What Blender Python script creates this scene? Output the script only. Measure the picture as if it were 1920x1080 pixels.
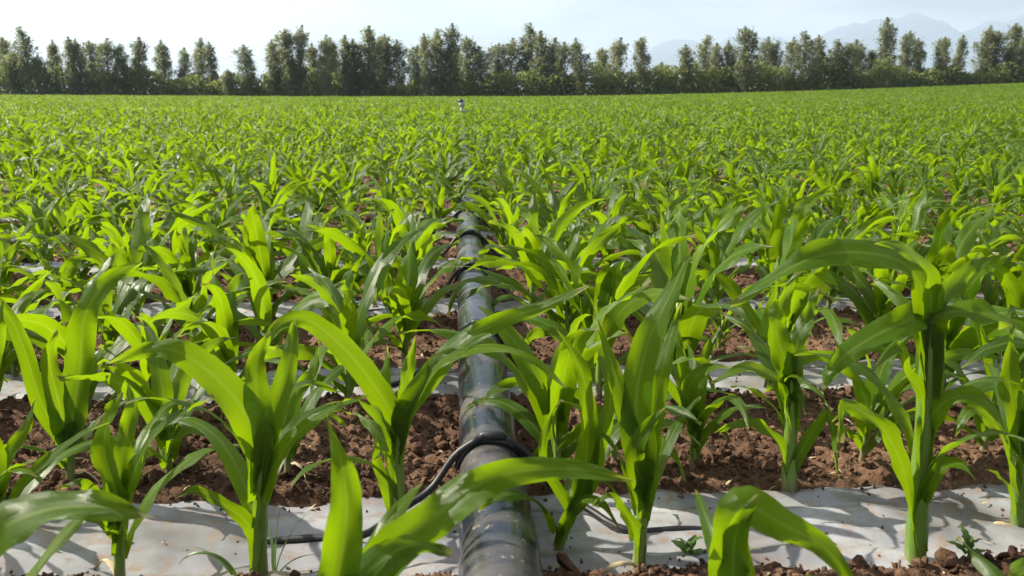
import bpy, math, random
import numpy as np
from mathutils import Vector

R = math.radians
scene = bpy.context.scene
for o in list(bpy.data.objects):
    bpy.data.objects.remove(o)

# ------------------------------------------------------------------ camera
CAM = Vector((-0.07, 0.0, 0.95))
FPX, PITCH, YAW = 1663.0, R(12.5), R(3.3)          # focal length in pixels of the 1920 px photograph
cd = bpy.data.cameras.new('camera')
cam = bpy.data.objects.new('camera', cd)
scene.collection.objects.link(cam)
cam.location = CAM
cam.rotation_euler = (R(90) - PITCH, 0, -YAW)
cd.sensor_width = 36.0
cd.lens = 36.0 * FPX / 1920.0
cd.clip_start, cd.clip_end = 0.02, 60000
cd.dof.use_dof = True
cd.dof.focus_distance = 2.6
cd.dof.aperture_fstop = 8.0
scene.camera = cam

# ------------------------------------------------------------------ sky, sun, exposure
SUN_AZ, SUN_EL = R(-71), R(38)                      # azimuth from +Y, clockwise
world = bpy.data.worlds.new('World')
scene.world = world
world.use_nodes = True
wn, wl = world.node_tree.nodes, world.node_tree.links
wn.clear()
wout = wn.new('ShaderNodeOutputWorld')
bg = wn.new('ShaderNodeBackground')
sky = wn.new('ShaderNodeTexSky')
sky.sky_type = 'NISHITA'
sky.sun_disc = False
sky.sun_elevation = SUN_EL
sky.sun_rotation = SUN_AZ
sky.air_density, sky.dust_density, sky.ozone_density = 1.0, 4.0, 1.0
bg.inputs['Strength'].default_value = 0.052
# thin bright cloud veil spread over the whole sky
geo = wn.new('ShaderNodeTexCoord')
mp = wn.new('ShaderNodeMapping'); mp.inputs['Scale'].default_value = (1.6, 1.6, 7.0)
cn = wn.new('ShaderNodeTexNoise'); cn.inputs['Scale'].default_value = 1.7
cn.inputs['Detail'].default_value = 6; cn.inputs['Roughness'].default_value = 0.55
cr = wn.new('ShaderNodeMapRange'); cr.inputs['From Min'].default_value = 0.38; cr.inputs['From Max'].default_value = 0.60
cr.inputs['To Min'].default_value = 0.0; cr.inputs['To Max'].default_value = 0.5
mx = wn.new('ShaderNodeMix'); mx.data_type = 'RGBA'
mx.inputs['B'].default_value = (12.6, 11.9, 12.9, 1)
wl.new(geo.outputs['Generated'], mp.inputs['Vector'])
wl.new(mp.outputs[0], cn.inputs['Vector'])
wl.new(cn.outputs['Fac'], cr.inputs['Value'])
wl.new(cr.outputs[0], mx.inputs['Factor'])
wl.new(sky.outputs[0], mx.inputs['A'])
wl.new(mx.outputs['Result'], bg.inputs['Color'])
wl.new(bg.outputs[0], wout.inputs['Surface'])

sd = bpy.data.lights.new('sun', 'SUN')
sun = bpy.data.objects.new('sun', sd)
scene.collection.objects.link(sun)
sd.energy, sd.angle, sd.color = 5.0, R(0.6), (1.0, 0.93, 0.80)
sv = Vector((math.sin(SUN_AZ) * math.cos(SUN_EL), math.cos(SUN_AZ) * math.cos(SUN_EL), math.sin(SUN_EL)))
sun.rotation_euler = sv.to_track_quat('Z', 'Y').to_euler()
sun.location = sv * 30

scene.view_settings.view_transform = 'Standard'
scene.view_settings.look = 'None'
scene.view_settings.exposure = 1.2
scene.view_settings.gamma = 1.0
scene.render.resolution_x, scene.render.resolution_y = 1024, 576
scene.render.engine = 'CYCLES'
scene.cycles.max_bounces = 8
scene.cycles.transparent_max_bounces = 8
scene.cycles.volume_bounces = 1

# ------------------------------------------------------------------ pixel -> place
_f = Vector((math.sin(YAW) * math.cos(PITCH), math.cos(YAW) * math.cos(PITCH), -math.sin(PITCH)))
_r = Vector((math.cos(YAW), -math.sin(YAW), 0))
_u = _r.cross(_f)
def ray(x, y): return _f * FPX + _r * (x - 960) + _u * (540 - y)
def on_z(x, y, z=0.0):
    d = ray(x, y); return CAM + d * ((z - CAM.z) / d.z)
def on_y(x, y, Y):
    d = ray(x, y); return CAM + d * ((Y - CAM.y) / d.y)
def project(p):
    d = Vector(p) - CAM
    zf = d.dot(_f)
    if zf <= 0.05: return None
    return 960 + FPX * d.dot(_r) / zf, 540 - FPX * d.dot(_u) / zf

# ------------------------------------------------------------------ numpy noise
def _hash(ix, iy, s):
    h = (ix.astype(np.int64) * 374761393 + iy.astype(np.int64) * 668265263 + s * 982451653) & 0x7fffffff
    h = ((h ^ (h >> 13)) * 1274126177) & 0x7fffffff
    return ((h ^ (h >> 16)) & 0xffff) / 65535.0
def vnoise(x, y, s=0):
    ix, iy = np.floor(x), np.floor(y)
    fx, fy = x - ix, y - iy
    fx = fx * fx * (3 - 2 * fx); fy = fy * fy * (3 - 2 * fy)
    a, b = _hash(ix, iy, s), _hash(ix + 1, iy, s)
    c, d = _hash(ix, iy + 1, s), _hash(ix + 1, iy + 1, s)
    return (a * (1 - fx) + b * fx) * (1 - fy) + (c * (1 - fx) + d * fx) * fy
def fbm(x, y, s=0, o=4, g=0.5):
    t, a, n = 0, 1.0, 0
    for i in range(o):
        t = t + a * vnoise(x * 2 ** i + 17.3 * i, y * 2 ** i + 9.1 * i, s + i); n += a; a *= g
    return t / n
def worley(x, y, s=0):
    ix, iy = np.floor(x), np.floor(y)
    best = np.full(np.shape(x), 9.0)
    for dx in (-1, 0, 1):
        for dy in (-1, 0, 1):
            cx, cy = ix + dx, iy + dy
            px, py = cx + _hash(cx, cy, s), cy + _hash(cx, cy, s + 7)
            best = np.minimum(best, (px - x) ** 2 + (py - y) ** 2)
    return np.sqrt(best)
def sstep(a, b, x):
    t = np.clip((x - a) / (b - a), 0, 1); return t * t * (3 - 2 * t)

# ------------------------------------------------------------------ terrain
STRIP0, PITCHY = 0.75, 1.02                          # film strips lie across the pipe every 1.02 m
NSTRIP = 126
def rise(x, y):
    x, y = np.asarray(x, float), np.asarray(y, float)
    g = sstep(18, 125, y)
    return 2.0 * np.clip((x - 6) / 78, 0, 1.4) ** 1.6 * g + 0.3 * np.clip((-x - 20) / 50, 0, 1.5) * g - 0.08 * g
def strip_d(y):
    k = np.round((y - STRIP0) / PITCHY)
    return y - (STRIP0 + k * PITCHY), k
def bed(x, y):
    """low mulched bed: soil sinks under the sheet and is thrown up over its edges"""
    d, k = strip_d(y)
    wob = 0.050 * (fbm(x * 3.1 + k * 13.7, k * 5.3 + d * 2, 3, 3) - 0.5)
    e = np.abs(d + wob * np.sign(d)) + 0.5 * wob + np.where(k >= 2, 0.015 + 0.07 * (fbm(x * 1.3 + k * 7.7, k * 3.1 + d, 13, 3) - 0.45), 0.0)
    near = 1 - sstep(30, 60, y)
    h = -0.030 + 0.062 * sstep(0.135, 0.215, e) - 0.020 * sstep(0.24, 0.42, e)
    return h * near, e
def clods(x, y):
    c = (0.5 - worley(x * 21, y * 21, 5)) * 0.030 + (0.5 - worley(x * 46, y * 46, 11)) * 0.022
    c = c * (0.35 + 1.1 * fbm(x * 2.2, y * 2.2, 31, 2))
    return c + (fbm(x * 3, y * 3, 21, 4) - 0.5) * 0.05 + (fbm(x * 60, y * 60, 41, 2) - 0.5) * 0.007
def ground_z(x, y):
    x, y = np.asarray(x, float), np.asarray(y, float)
    b, e = bed(x, y)
    fade = (1 - sstep(10, 30, y)) * (1 - sstep(9, 16, np.abs(x)))
    return rise(x, y) + b + clods(x, y) * fade * (0.12 + 0.88 * sstep(0.15, 0.21, e))
def film_z(x, y, k):
    d = y - (STRIP0 + k * PITCHY)
    f = 1 - sstep(0.16, 0.24, np.abs(d))
    return rise(x, y) + 0.004 + 0.006 * f + (fbm(x * 1.5, y * 3 + k, 51, 3) - 0.5) * 0.012 \
        + 0.007 * np.sin(d * 60 + 7 * fbm(x * 2.2, y * 2 + k * 3, 55, 3)) * (0.3 + fbm(x * 3, k + y * 0, 57, 2)) \
        + 0.005 * np.abs(fbm(x * 7 + d * 9, d * 5 + k, 59, 3) - 0.5) * 4 + 0.0035 * np.sin(x * 34 + d * 22 + 5 * fbm(x * 4, y * 4, 58, 2))
def gz(x, y): return float(ground_z(np.array([x]), np.array([y]))[0])

# ------------------------------------------------------------------ materials
def new_mat(name):
    m = bpy.data.materials.new(name); m.use_nodes = True
    nt = m.node_tree; nt.nodes.clear()
    out = nt.nodes.new('ShaderNodeOutputMaterial')
    return m, nt.nodes, nt.links, out
def N(n, t, **kw):
    nd = n.new(t)
    for k, v in kw.items():
        if k in nd.inputs: nd.inputs[k].default_value = v
        else: setattr(nd, k, v)
    return nd
def ramp(n, stops):
    r = n.new('ShaderNodeValToRGB')
    while len(r.color_ramp.elements) < len(stops): r.color_ramp.elements.new(0.5)
    for e, (p, c) in zip(r.color_ramp.elements, stops):
        e.position = p; e.color = (*c, 1)
    return r
def mixc(n, l, fac, a, b, blend='MIX'):
    m = n.new('ShaderNodeMix'); m.data_type = 'RGBA'; m.blend_type = blend
    for sock, v in (('Factor', fac), ('A', a), ('B', b)):
        if isinstance(v, (int, float)): m.inputs[sock].default_value = v
        elif isinstance(v, tuple): m.inputs[sock].default_value = (*v, 1)
        else: l.new(v, m.inputs[sock])
    return m.outputs['Result']

def leaf_material(name, stops, trans, fac, rough=0.38, veins=True, spec=0.5, foot=False):
    m, n, l, out = new_mat(name)
    uv = N(n, 'ShaderNodeUVMap')
    sep = N(n, 'ShaderNodeSeparateXYZ'); l.new(uv.outputs[0], sep.inputs[0])
    info = N(n, 'ShaderNodeObjectInfo')
    tc = N(n, 'ShaderNodeTexCoord')
    noi = N(n, 'ShaderNodeTexNoise', Scale=9.0, Detail=3.0)
    l.new(tc.outputs['Object'], noi.inputs['Vector'])
    a = N(n, 'ShaderNodeMath', operation='MULTIPLY_ADD'); a.inputs[1].default_value = 0.55
    l.new(info.outputs['Random'], a.inputs[0])
    b = N(n, 'ShaderNodeMath', operation='MULTIPLY'); b.inputs[1].default_value = 0.55
    l.new(noi.outputs['Fac'], b.inputs[0]); l.new(b.outputs[0], a.inputs[2])
    sm = N(n, 'ShaderNodeMapping'); sm.inputs['Scale'].default_value = (26, 1.6, 1); l.new(uv.outputs[0], sm.inputs['Vector'])
    st_ = N(n, 'ShaderNodeTexNoise', Scale=1.0, Detail=3.0); l.new(sm.outputs[0], st_.inputs['Vector'])
    a2 = N(n, 'ShaderNodeMath', operation='MULTIPLY_ADD'); a2.inputs[1].default_value = 0.7; l.new(st_.outputs['Fac'], a2.inputs[0])
    l.new(a.outputs[0], a2.inputs[2])
    a3 = N(n, 'ShaderNodeMath', operation='SUBTRACT'); a3.inputs[1].default_value = 0.35; l.new(a2.outputs[0], a3.inputs[0])
    a = a3 if veins else a
    rp = ramp(n, stops); l.new(a.outputs[0], rp.inputs[0])
    col = rp.outputs[0]
    bs = N(n, 'ShaderNodeBsdfPrincipled', Roughness=rough)
    bs.inputs['Specular IOR Level'].default_value = spec
    tr = N(n, 'ShaderNodeBsdfTranslucent')
    if veins:
        # pale midrib, fine parallel veins
        s = N(n, 'ShaderNodeMath', operation='SUBTRACT'); s.inputs[1].default_value = 0.5; l.new(sep.outputs[0], s.inputs[0])
        ab = N(n, 'ShaderNodeMath', operation='ABSOLUTE'); l.new(s.outputs[0], ab.inputs[0])
        mr = N(n, 'ShaderNodeMapRange'); mr.inputs['From Min'].default_value = 0.025; mr.inputs['From Max'].default_value = 0.075
        mr.inputs['To Min'].default_value = 1; mr.inputs['To Max'].default_value = 0; l.new(ab.outputs[0], mr.inputs['Value'])
        mf = N(n, 'ShaderNodeMath', operation='MULTIPLY'); mf.inputs[1].default_value = 0.55; l.new(mr.outputs[0], mf.inputs[0])
        col = mixc(n, l, mf.outputs[0], col, (0.20, 0.29, 0.05))
        tip = ramp(n, [(0.93, (0, 0, 0)), (0.985, (0.8, 0.8, 0.8))]); l.new(sep.outputs[1], tip.inputs[0])
        col = mixc(n, l, tip.outputs[0], col, (0.26, 0.21, 0.07))
        w = N(n, 'ShaderNodeMath', operation='MULTIPLY'); w.inputs[1].default_value = 150; l.new(sep.outputs[0], w.inputs[0])
        sn = N(n, 'ShaderNodeMath', operation='SINE'); l.new(w.outputs[0], sn.inputs[0])
        bump = N(n, 'ShaderNodeBump', Strength=0.5, Distance=0.0014)
        ad = N(n, 'ShaderNodeMath', operation='ADD'); l.new(sn.outputs[0], ad.inputs[0])
        nb = N(n, 'ShaderNodeMath', operation='MULTIPLY'); nb.inputs[1].default_value = 5.0; l.new(noi.outputs['Fac'], nb.inputs[0])
        l.new(nb.outputs[0], ad.inputs[1]); l.new(ad.outputs[0], bump.inputs['Height'])
        l.new(bump.outputs[0], bs.inputs['Normal'])
        vf = N(n, 'ShaderNodeMath', operation='MULTIPLY_ADD'); vf.inputs[1].default_value = 0.12; vf.inputs[2].default_value = 0.88
        l.new(sn.outputs[0], vf.inputs[0])
        tcol = mixc(n, l, 0.5, col, trans)
        tcol = mixc(n, l, 1.0, tcol, vf.outputs[0], 'MULTIPLY')
    else:
        if foot:
            fr = ramp(n, [(0.0, (1, 1, 1)), (0.07, (0, 0, 0))]); l.new(sep.outputs[1], fr.inputs[0])
            col = mixc(n, l, fr.outputs[0], col, (0.24, 0.19, 0.13))
        tcol = mixc(n, l, 0.6, col, trans)
    l.new(col, bs.inputs['Base Color']); l.new(tcol, tr.inputs['Color'])
    mxs = N(n, 'ShaderNodeMixShader', Fac=fac)
    l.new(bs.outputs[0], mxs.inputs[1]); l.new(tr.outputs[0], mxs.inputs[2]); l.new(mxs.outputs[0], out.inputs['Surface'])
    return m

M = {}
M['leaf'] = leaf_material('maize_leaf', [(0.15, (0.026, 0.072, 0.003)), (0.5, (0.054, 0.132, 0.003)), (0.85, (0.105, 0.195, 0.004))],
                          (0.48, 0.72, 0.002), 0.50, rough=0.36, spec=0.48)
M['stem'] = leaf_material('maize_stem', [(0.2, (0.11, 0.20, 0.025)), (0.8, (0.17, 0.27, 0.045))], (0.3, 0.45, 0.03), 0.15, veins=False, foot=True)
M['weed'] = leaf_material('weed_leaf', [(0.2, (0.05, 0.10, 0.02)), (0.8, (0.09, 0.17, 0.03))], (0.2, 0.35, 0.03), 0.3, veins=False)
M['poplar'] = leaf_material('poplar_leaf', [(0.2, (0.095, 0.120, 0.055)), (0.55, (0.155, 0.180, 0.090)), (0.9, (0.24, 0.255, 0.15))],
                            (0.38, 0.42, 0.18), 0.52, rough=0.5, veins=False)
M['bush'] = leaf_material('bush_leaf', [(0.2, (0.080, 0.110, 0.035)), (0.55, (0.125, 0.155, 0.055)), (0.9, (0.18, 0.205, 0.08))],
                          (0.34, 0.42, 0.09), 0.5, rough=0.55, veins=False)

def soil_material(name, dark, mid, light):
    m, n, l, out = new_mat(name)
    tc = N(n, 'ShaderNodeTexCoord'); g = N(n, 'ShaderNodeNewGeometry')
    info = N(n, 'ShaderNodeObjectInfo')
    n1 = N(n, 'ShaderNodeTexNoise', Scale=2.3, Detail=5.0); l.new(g.outputs['Position'], n1.inputs['Vector'])
    n2 = N(n, 'ShaderNodeTexNoise', Scale=55.0, Detail=6.0, Roughness=0.7); l.new(g.outputs['Position'], n2.inputs['Vector'])
    av = N(n, 'ShaderNodeMath', operation='ADD'); l.new(n1.outputs['Fac'], av.inputs[0]); l.new(n2.outputs['Fac'], av.inputs[1])
    hv = N(n, 'ShaderNodeMath', operation='MULTIPLY'); hv.inputs[1].default_value = 0.5; l.new(av.outputs[0], hv.inputs[0])
    rp = ramp(n, [(0.36, dark), (0.5, mid), (0.64, light)]); l.new(hv.outputs[0], rp.inputs[0])
    vv = N(n, 'ShaderNodeMapRange'); vv.inputs['To Min'].default_value = 0.72; vv.inputs['To Max'].default_value = 1.25
    l.new(info.outputs['Random'], vv.inputs['Value'])
    col = mixc(n, l, 1.0, rp.outputs[0], vv.outputs[0], 'MULTIPLY')
    sp = N(n, 'ShaderNodeSeparateXYZ'); l.new(g.outputs['Position'], sp.inputs[0])
    fm = N(n, 'ShaderNodeMapRange'); fm.inputs['From Min'].default_value = 126; fm.inputs['From Max'].default_value = 129
    l.new(sp.outputs[1], fm.inputs['Value'])
    col = mixc(n, l, fm.outputs[0], col, (0.085, 0.115, 0.03))
    n3 = N(n, 'ShaderNodeTexNoise', Scale=190.0, Detail=4.0); l.new(g.outputs['Position'], n3.inputs['Vector'])
    bp = N(n, 'ShaderNodeBump', Strength=0.7, Distance=0.006); l.new(n3.outputs['Fac'], bp.inputs['Height'])
    bs = N(n, 'ShaderNodeBsdfPrincipled', Roughness=0.95); bs.inputs['Specular IOR Level'].default_value = 0.15
    l.new(col, bs.inputs['Base Color']); l.new(bp.outputs[0], bs.inputs['Normal']); l.new(bs.outputs[0], out.inputs['Surface'])
    return m
M['soil'] = soil_material('soil', (0.042, 0.024, 0.015), (0.098, 0.055, 0.033), (0.19, 0.118, 0.074))

m, n, l, out = new_mat('mulch_film')
g = N(n, 'ShaderNodeNewGeometry')
n1 = N(n, 'ShaderNodeTexNoise', Scale=3.0, Detail=5.0); l.new(g.outputs['Position'], n1.inputs['Vector'])
n2 = N(n, 'ShaderNodeTexVoronoi', Scale=95.0); l.new(g.outputs['Position'], n2.inputs['Vector'])
n3 = N(n, 'ShaderNodeTexNoise', Scale=26.0, Detail=6.0, Roughness=0.7); l.new(g.outputs['Position'], n3.inputs['Vector'])
base = ramp(n, [(0.35, (0.21, 0.21, 0.212)), (0.62, (0.37, 0.378, 0.40))]); l.new(n1.outputs['Fac'], base.inputs[0])
drt = ramp(n, [(0.50, (0, 0, 0)), (0.72, (1, 1, 1))]); l.new(n3.outputs['Fac'], drt.inputs[0])
c1 = mixc(n, l, drt.outputs[0], base.outputs[0], (0.30, 0.20, 0.13))
# condensation droplets in patches
dp = ramp(n, [(0.0, (1, 1, 1)), (0.33, (0, 0, 0))]); l.new(n2.outputs['Distance'], dp.inputs[0])
pm = N(n, 'ShaderNodeTexNoise', Scale=4.5, Detail=2.0); l.new(g.outputs['Position'], pm.inputs['Vector'])
pr = ramp(n, [(0.50, (0, 0, 0)), (0.60, (1, 1, 1))]); l.new(pm.outputs['Fac'], pr.inputs[0])
dm = mixc(n, l, 1.0, dp.outputs[0], pr.outputs[0], 'MULTIPLY')
dmf = N(n, 'ShaderNodeMath', operation='MULTIPLY'); dmf.inputs[1].default_value = 0.55; l.new(dm, dmf.inputs[0])
c2 = mixc(n, l, dmf.outputs[0], c1, (0.24, 0.22, 0.19))
bp = N(n, 'ShaderNodeBump', Strength=0.35, Distance=0.006)
nn = N(n, 'ShaderNodeTexNoise', Scale=14.0, Detail=4.0); l.new(g.outputs['Position'], nn.inputs['Vector']); l.new(nn.outputs['Fac'], bp.inputs['Height'])
bs = N(n, 'ShaderNodeBsdfPrincipled', Roughness=0.24); bs.inputs['Specular IOR Level'].default_value = 0.6
l.new(c2, bs.inputs['Base Color']); l.new(bp.outputs[0], bs.inputs['Normal'])
trn = N(n, 'ShaderNodeBsdfTransparent'); trn.inputs['Color'].default_value = (0.9, 0.9, 0.9, 1)
tf = ramp(n, [(0.35, (0.34, 0.34, 0.34)), (0.65, (0.06, 0.06, 0.06))]); l.new(n1.outputs['Fac'], tf.inputs[0])
ms = N(n, 'ShaderNodeMixShader'); l.new(tf.outputs[0], ms.inputs[0]); l.new(bs.outputs[0], ms.inputs[1]); l.new(trn.outputs[0], ms.inputs[2])
l.new(ms.outputs[0], out.inputs['Surface'])
M['film'] = m

m, n, l, out = new_mat('pipe_plastic')
tc = N(n, 'ShaderNodeTexCoord')
mpn = N(n, 'ShaderNodeMapping'); mpn.inputs['Scale'].default_value = (5, 9, 5); l.new(tc.outputs['Object'], mpn.inputs['Vector'])
n1 = N(n, 'ShaderNodeTexNoise', Scale=1.0, Detail=6.0, Roughness=0.62); l.new(mpn.outputs[0], n1.inputs['Vector'])
mp2 = N(n, 'ShaderNodeMapping'); mp2.inputs['Scale'].default_value = (1.5, 7, 1.5); l.new(tc.outputs['Object'], mp2.inputs['Vector'])
n4 = N(n, 'ShaderNodeTexNoise', Scale=1.0, Detail=3.0); l.new(mp2.outputs[0], n4.inputs['Vector'])
su = N(n, 'ShaderNodeMath', operation='ADD'); l.new(n1.outputs['Fac'], su.inputs[0]); l.new(n4.outputs['Fac'], su.inputs[1])
hf = N(n, 'ShaderNodeMath', operation='MULTIPLY'); hf.inputs[1].default_value = 0.5; l.new(su.outputs[0], hf.inputs[0])
dst = ramp(n, [(0.46, (0.0, 0.0, 0.0)), (0.62, (0.36, 0.36, 0.36))]); l.new(hf.outputs[0], dst.inputs[0])
n2 = N(n, 'ShaderNodeTexNoise', Scale=42.0, Detail=5.0, Roughness=0.7); l.new(tc.outputs['Object'], n2.inputs['Vector'])
spk = ramp(n, [(0.60, (0, 0, 0)), (0.68, (0.55, 0.55, 0.55))]); l.new(n2.outputs['Fac'], spk.inputs[0])
c1 = mixc(n, l, dst.outputs[0], (0.010, 0.014, 0.024), (0.22, 0.19, 0.155))
c2 = mixc(n, l, spk.outputs[0], c1, (0.34, 0.28, 0.21))
rg = N(n, 'ShaderNodeMapRange'); rg.inputs['To Min'].default_value = 0.20; rg.inputs['To Max'].default_value = 0.7
l.new(dst.outputs[0], rg.inputs['Value'])
bp = N(n, 'ShaderNodeBump', Strength=0.15, Distance=0.003); l.new(hf.outputs[0], bp.inputs['Height'])
bs = N(n, 'ShaderNodeBsdfPrincipled'); bs.inputs['Specular IOR Level'].default_value = 0.6
l.new(c2, bs.inputs['Base Color']); l.new(rg.outputs[0], bs.inputs['Roughness']); l.new(bp.outputs[0], bs.inputs['Normal'])
l.new(bs.outputs[0], out.inputs['Surface'])
M['pipe'] = m

def plain(name, c, rough=0.5, var=0.25, scale=30.0):
    m, n, l, out = new_mat(name)
    tc = N(n, 'ShaderNodeTexCoord')
    nz = N(n, 'ShaderNodeTexNoise', Scale=scale, Detail=5.0); l.new(tc.outputs['Object'], nz.inputs['Vector'])
    rp = ramp(n, [(0.3, tuple(x * (1 - var) for x in c)), (0.7, tuple(min(1, x * (1 + var)) for x in c))])
    l.new(nz.outputs['Fac'], rp.inputs[0])
    bs = N(n, 'ShaderNodeBsdfPrincipled', Roughness=rough)
    l.new(rp.outputs[0], bs.inputs['Base Color']); l.new(bs.outputs[0], out.inputs['Surface'])
    return m
M['rubber'] = plain('black_tube', (0.014, 0.014, 0.016), 0.5, 0.4)
M['bark'] = plain('poplar_bark', (0.19, 0.17, 0.14), 0.9, 0.35, 6.0)
M['straw'] = plain('dry_straw', (0.42, 0.34, 0.20), 0.8, 0.4, 20.0)
M['white_plastic'] = plain('white_plastic', (0.34, 0.35, 0.35), 0.45, 0.15)
M['dark_plastic'] = plain('dark_plastic', (0.03, 0.035, 0.05), 0.4, 0.3)
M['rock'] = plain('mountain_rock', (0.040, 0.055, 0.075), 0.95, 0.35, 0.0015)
M['verge'] = plain('verge_grass', (0.10, 0.14, 0.03), 0.9, 0.3, 3.0)

# ------------------------------------------------------------------ helpers
COL = scene.collection
def mesh(name, verts, faces, mat=None, uvs=None, smooth=True):
    me = bpy.data.meshes.new(name)
    me.from_pydata([tuple(v) for v in verts], [], faces)
    if uvs is not None:
        lay = me.uv_layers.new(name='UVMap')
        li = np.zeros(len(me.loops), np.int32); me.loops.foreach_get('vertex_index', li)
        lay.data.foreach_set('uv', np.asarray(uvs, np.float32)[li].ravel())
    if mat: me.materials.append(mat)
    if smooth: me.polygons.foreach_set('use_smooth', np.ones(len(me.polygons), bool))
    me.update()
    return me
def grid_mesh(name, P, mat):
    """P: (ny,nx,3) array"""
    ny, nx, _ = P.shape
    me = bpy.data.meshes.new(name)
    idx = np.arange(ny * nx).reshape(ny, nx)
    q = np.stack([idx[:-1, :-1], idx[:-1, 1:], idx[1:, 1:], idx[1:, :-1]], -1).reshape(-1, 4)
    me.vertices.add(ny * nx); me.vertices.foreach_set('co', P.reshape(-1).astype(np.float32))
    me.loops.add(q.size); me.loops.foreach_set('vertex_index', q.ravel().astype(np.int32))
    me.polygons.add(len(q)); me.polygons.foreach_set('loop_start', np.arange(0, q.size, 4, dtype=np.int32))
    me.polygons.foreach_set('use_smooth', np.ones(len(q), bool))
    me.materials.append(mat); me.update(calc_edges=True)
    return me
def obj(name, me, parent=None, loc=None):
    o = bpy.data.objects.new(name, me); COL.objects.link(o)
    if parent: o.parent = parent
    if loc is not None: o.location = loc
    return o
def empty(name, loc, rz=0.0):
    o = bpy.data.objects.new(name, None); COL.objects.link(o)
    o.location = loc; o.rotation_euler = (0, 0, rz); o.empty_display_size = 0.05
    return o
def tag(o, label=None, cat=None, group=None, kind=None):
    if label: o['label'] = label
    if cat: o['category'] = cat
    if group: o['group'] = group
    if kind: o['kind'] = kind
    return o
def tube(pts, radii, sides=8, squash=None):
    """swept tube -> verts, faces (closed ends)"""
    pts = [Vector(p) for p in pts]
    V, F = [], []
    prev = None
    for i, p in enumerate(pts):
        t = (pts[min(i + 1, len(pts) - 1)] - pts[max(i - 1, 0)]).normalized()
        if prev is None:
            a = Vector((1, 0, 0)) if abs(t.x) < 0.8 else Vector((0, 1, 0))
        else: a = prev
        s = (a - t * a.dot(t)).normalized(); prev = s
        b = t.cross(s)
        r = radii[i] if hasattr(radii, '__len__') else radii
        for j in range(sides):
            an = 2 * math.pi * j / sides
            V.append(p + s * (r * math.cos(an)) + b * (r * math.sin(an)))
    for i in range(len(pts) - 1):
        for j in range(sides):
            k = (j + 1) % sides
            F.append((i * sides + j, i * sides + k, (i + 1) * sides + k, (i + 1) * sides + j))
    F.append(tuple(range(sides))[::-1]); F.append(tuple(range((len(pts) - 1) * sides, len(pts) * sides)))
    return V, F
def catmull(P, n):
    P = [Vector(p) for p in P]
    Q = [P[0] * 2 - P[1]] + P + [P[-1] * 2 - P[-2]]
    out = []
    m = len(P) - 1
    for i in range(n + 1):
        u = min(i / n * m, m - 1e-6); k = int(u); t = u - k
        a, b, c, d = Q[k], Q[k + 1], Q[k + 2], Q[k + 3]
        out.append(0.5 * ((2 * b) + (c - a) * t + (2 * a - 5 * b + 4 * c - d) * t * t + (3 * b - a - 3 * c + d) * t ** 3))
    return out

# ------------------------------------------------------------------ the ground
def spread(a, b, d0, d1, growth=1.06):
    out = [a]; d = d0
    while out[-1] < b:
        out.append(out[-1] + d); d = min(d * growth, d1)
    return out
fx = np.arange(0, 2.7, 0.013)
xs = list(fx) + spread(fx[-1] + 0.02, 12, 0.02, 0.10, 1.05)[0:] 
xs = xs + spread(xs[-1] + 0.3, 140, 0.4, 3.0, 1.12)
xs = xs + spread(xs[-1] + 10, 30000, 10, 4000, 1.3)
xs = np.array(sorted([-v for v in xs[1:]] + xs))
ys = [-30000, -8000, -2000, -500, -120, -40, -15, -6, -3, -1.5, -0.7, -0.2] + list(np.arange(0.2, 1.25, 0.03)) + list(np.arange(1.25, 3.6, 0.012)) + list(np.arange(3.6, 6.5, 0.028))
ys = ys + spread(ys[-1] + 0.04, 30, 0.05, 0.12, 1.03)
ys = ys + spread(ys[-1] + 0.3, 150, 0.5, 3.0, 1.1)
ys = np.array(ys + spread(ys[-1] + 10, 30000, 10, 4000, 1.3))
XX, YY = np.meshgrid(xs, ys)
ZZ = ground_z(XX, YY)
ground = obj('ground', grid_mesh('ground', np.stack([XX, YY, ZZ], -1), M['soil']))
tag(ground, 'reddish brown cloddy farm soil between the film strips', kind='structure')

# grass verge below the trees
vx = np.linspace(-110, 130, 200); vy = np.linspace(127.5, 146, 14)
VX, VY = np.meshgrid(vx, vy)
VZ = ground_z(VX, VY) + 0.06 + 0.25 * fbm(VX * 0.9, VY * 0.9, 71, 3)
tag(obj('verge', grid_mesh('verge', np.stack([VX, VY, VZ], -1), M['verge'])), 'grassy verge between the field and the poplars', kind='structure')

# distant mountains
def ridge(name, y0, pts, depth, seed, rough):
    xs_ = np.linspace(pts[0][0], pts[-1][0], 420)
    hs = np.interp(xs_, [p[0] for p in pts], [p[1] for p in pts])
    prof = np.concatenate([np.linspace(0, 1, 30), np.linspace(0.93, 0, 10)])
    yy = np.concatenate([np.linspace(-depth, 0, 30), np.linspace(0.1 * depth, depth * 0.8, 10)])
    X_, Y_ = np.meshgrid(xs_, y0 + yy)
    H_ = np.outer(prof ** 1.25, hs)
    nz = fbm(X_ / 900, Y_ / 900, seed, 5) - 0.5
    gul = np.abs(fbm(X_ / 420 + 3, Y_ / 1500, seed + 9, 4) - 0.5)
    H_ = H_ * (1 + rough * nz - 0.7 * gul) - 20 * (1 - prof[:, None])
    tag(obj(name, grid_mesh(name, np.stack([X_, Y_, H_], -1), M['rock'])), kind='structure')
D1 = 9000.0
def mpt(px, py, D=D1):
    p = on_y(px, py, D); return (p.x, max(5.0, p.z))
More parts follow.
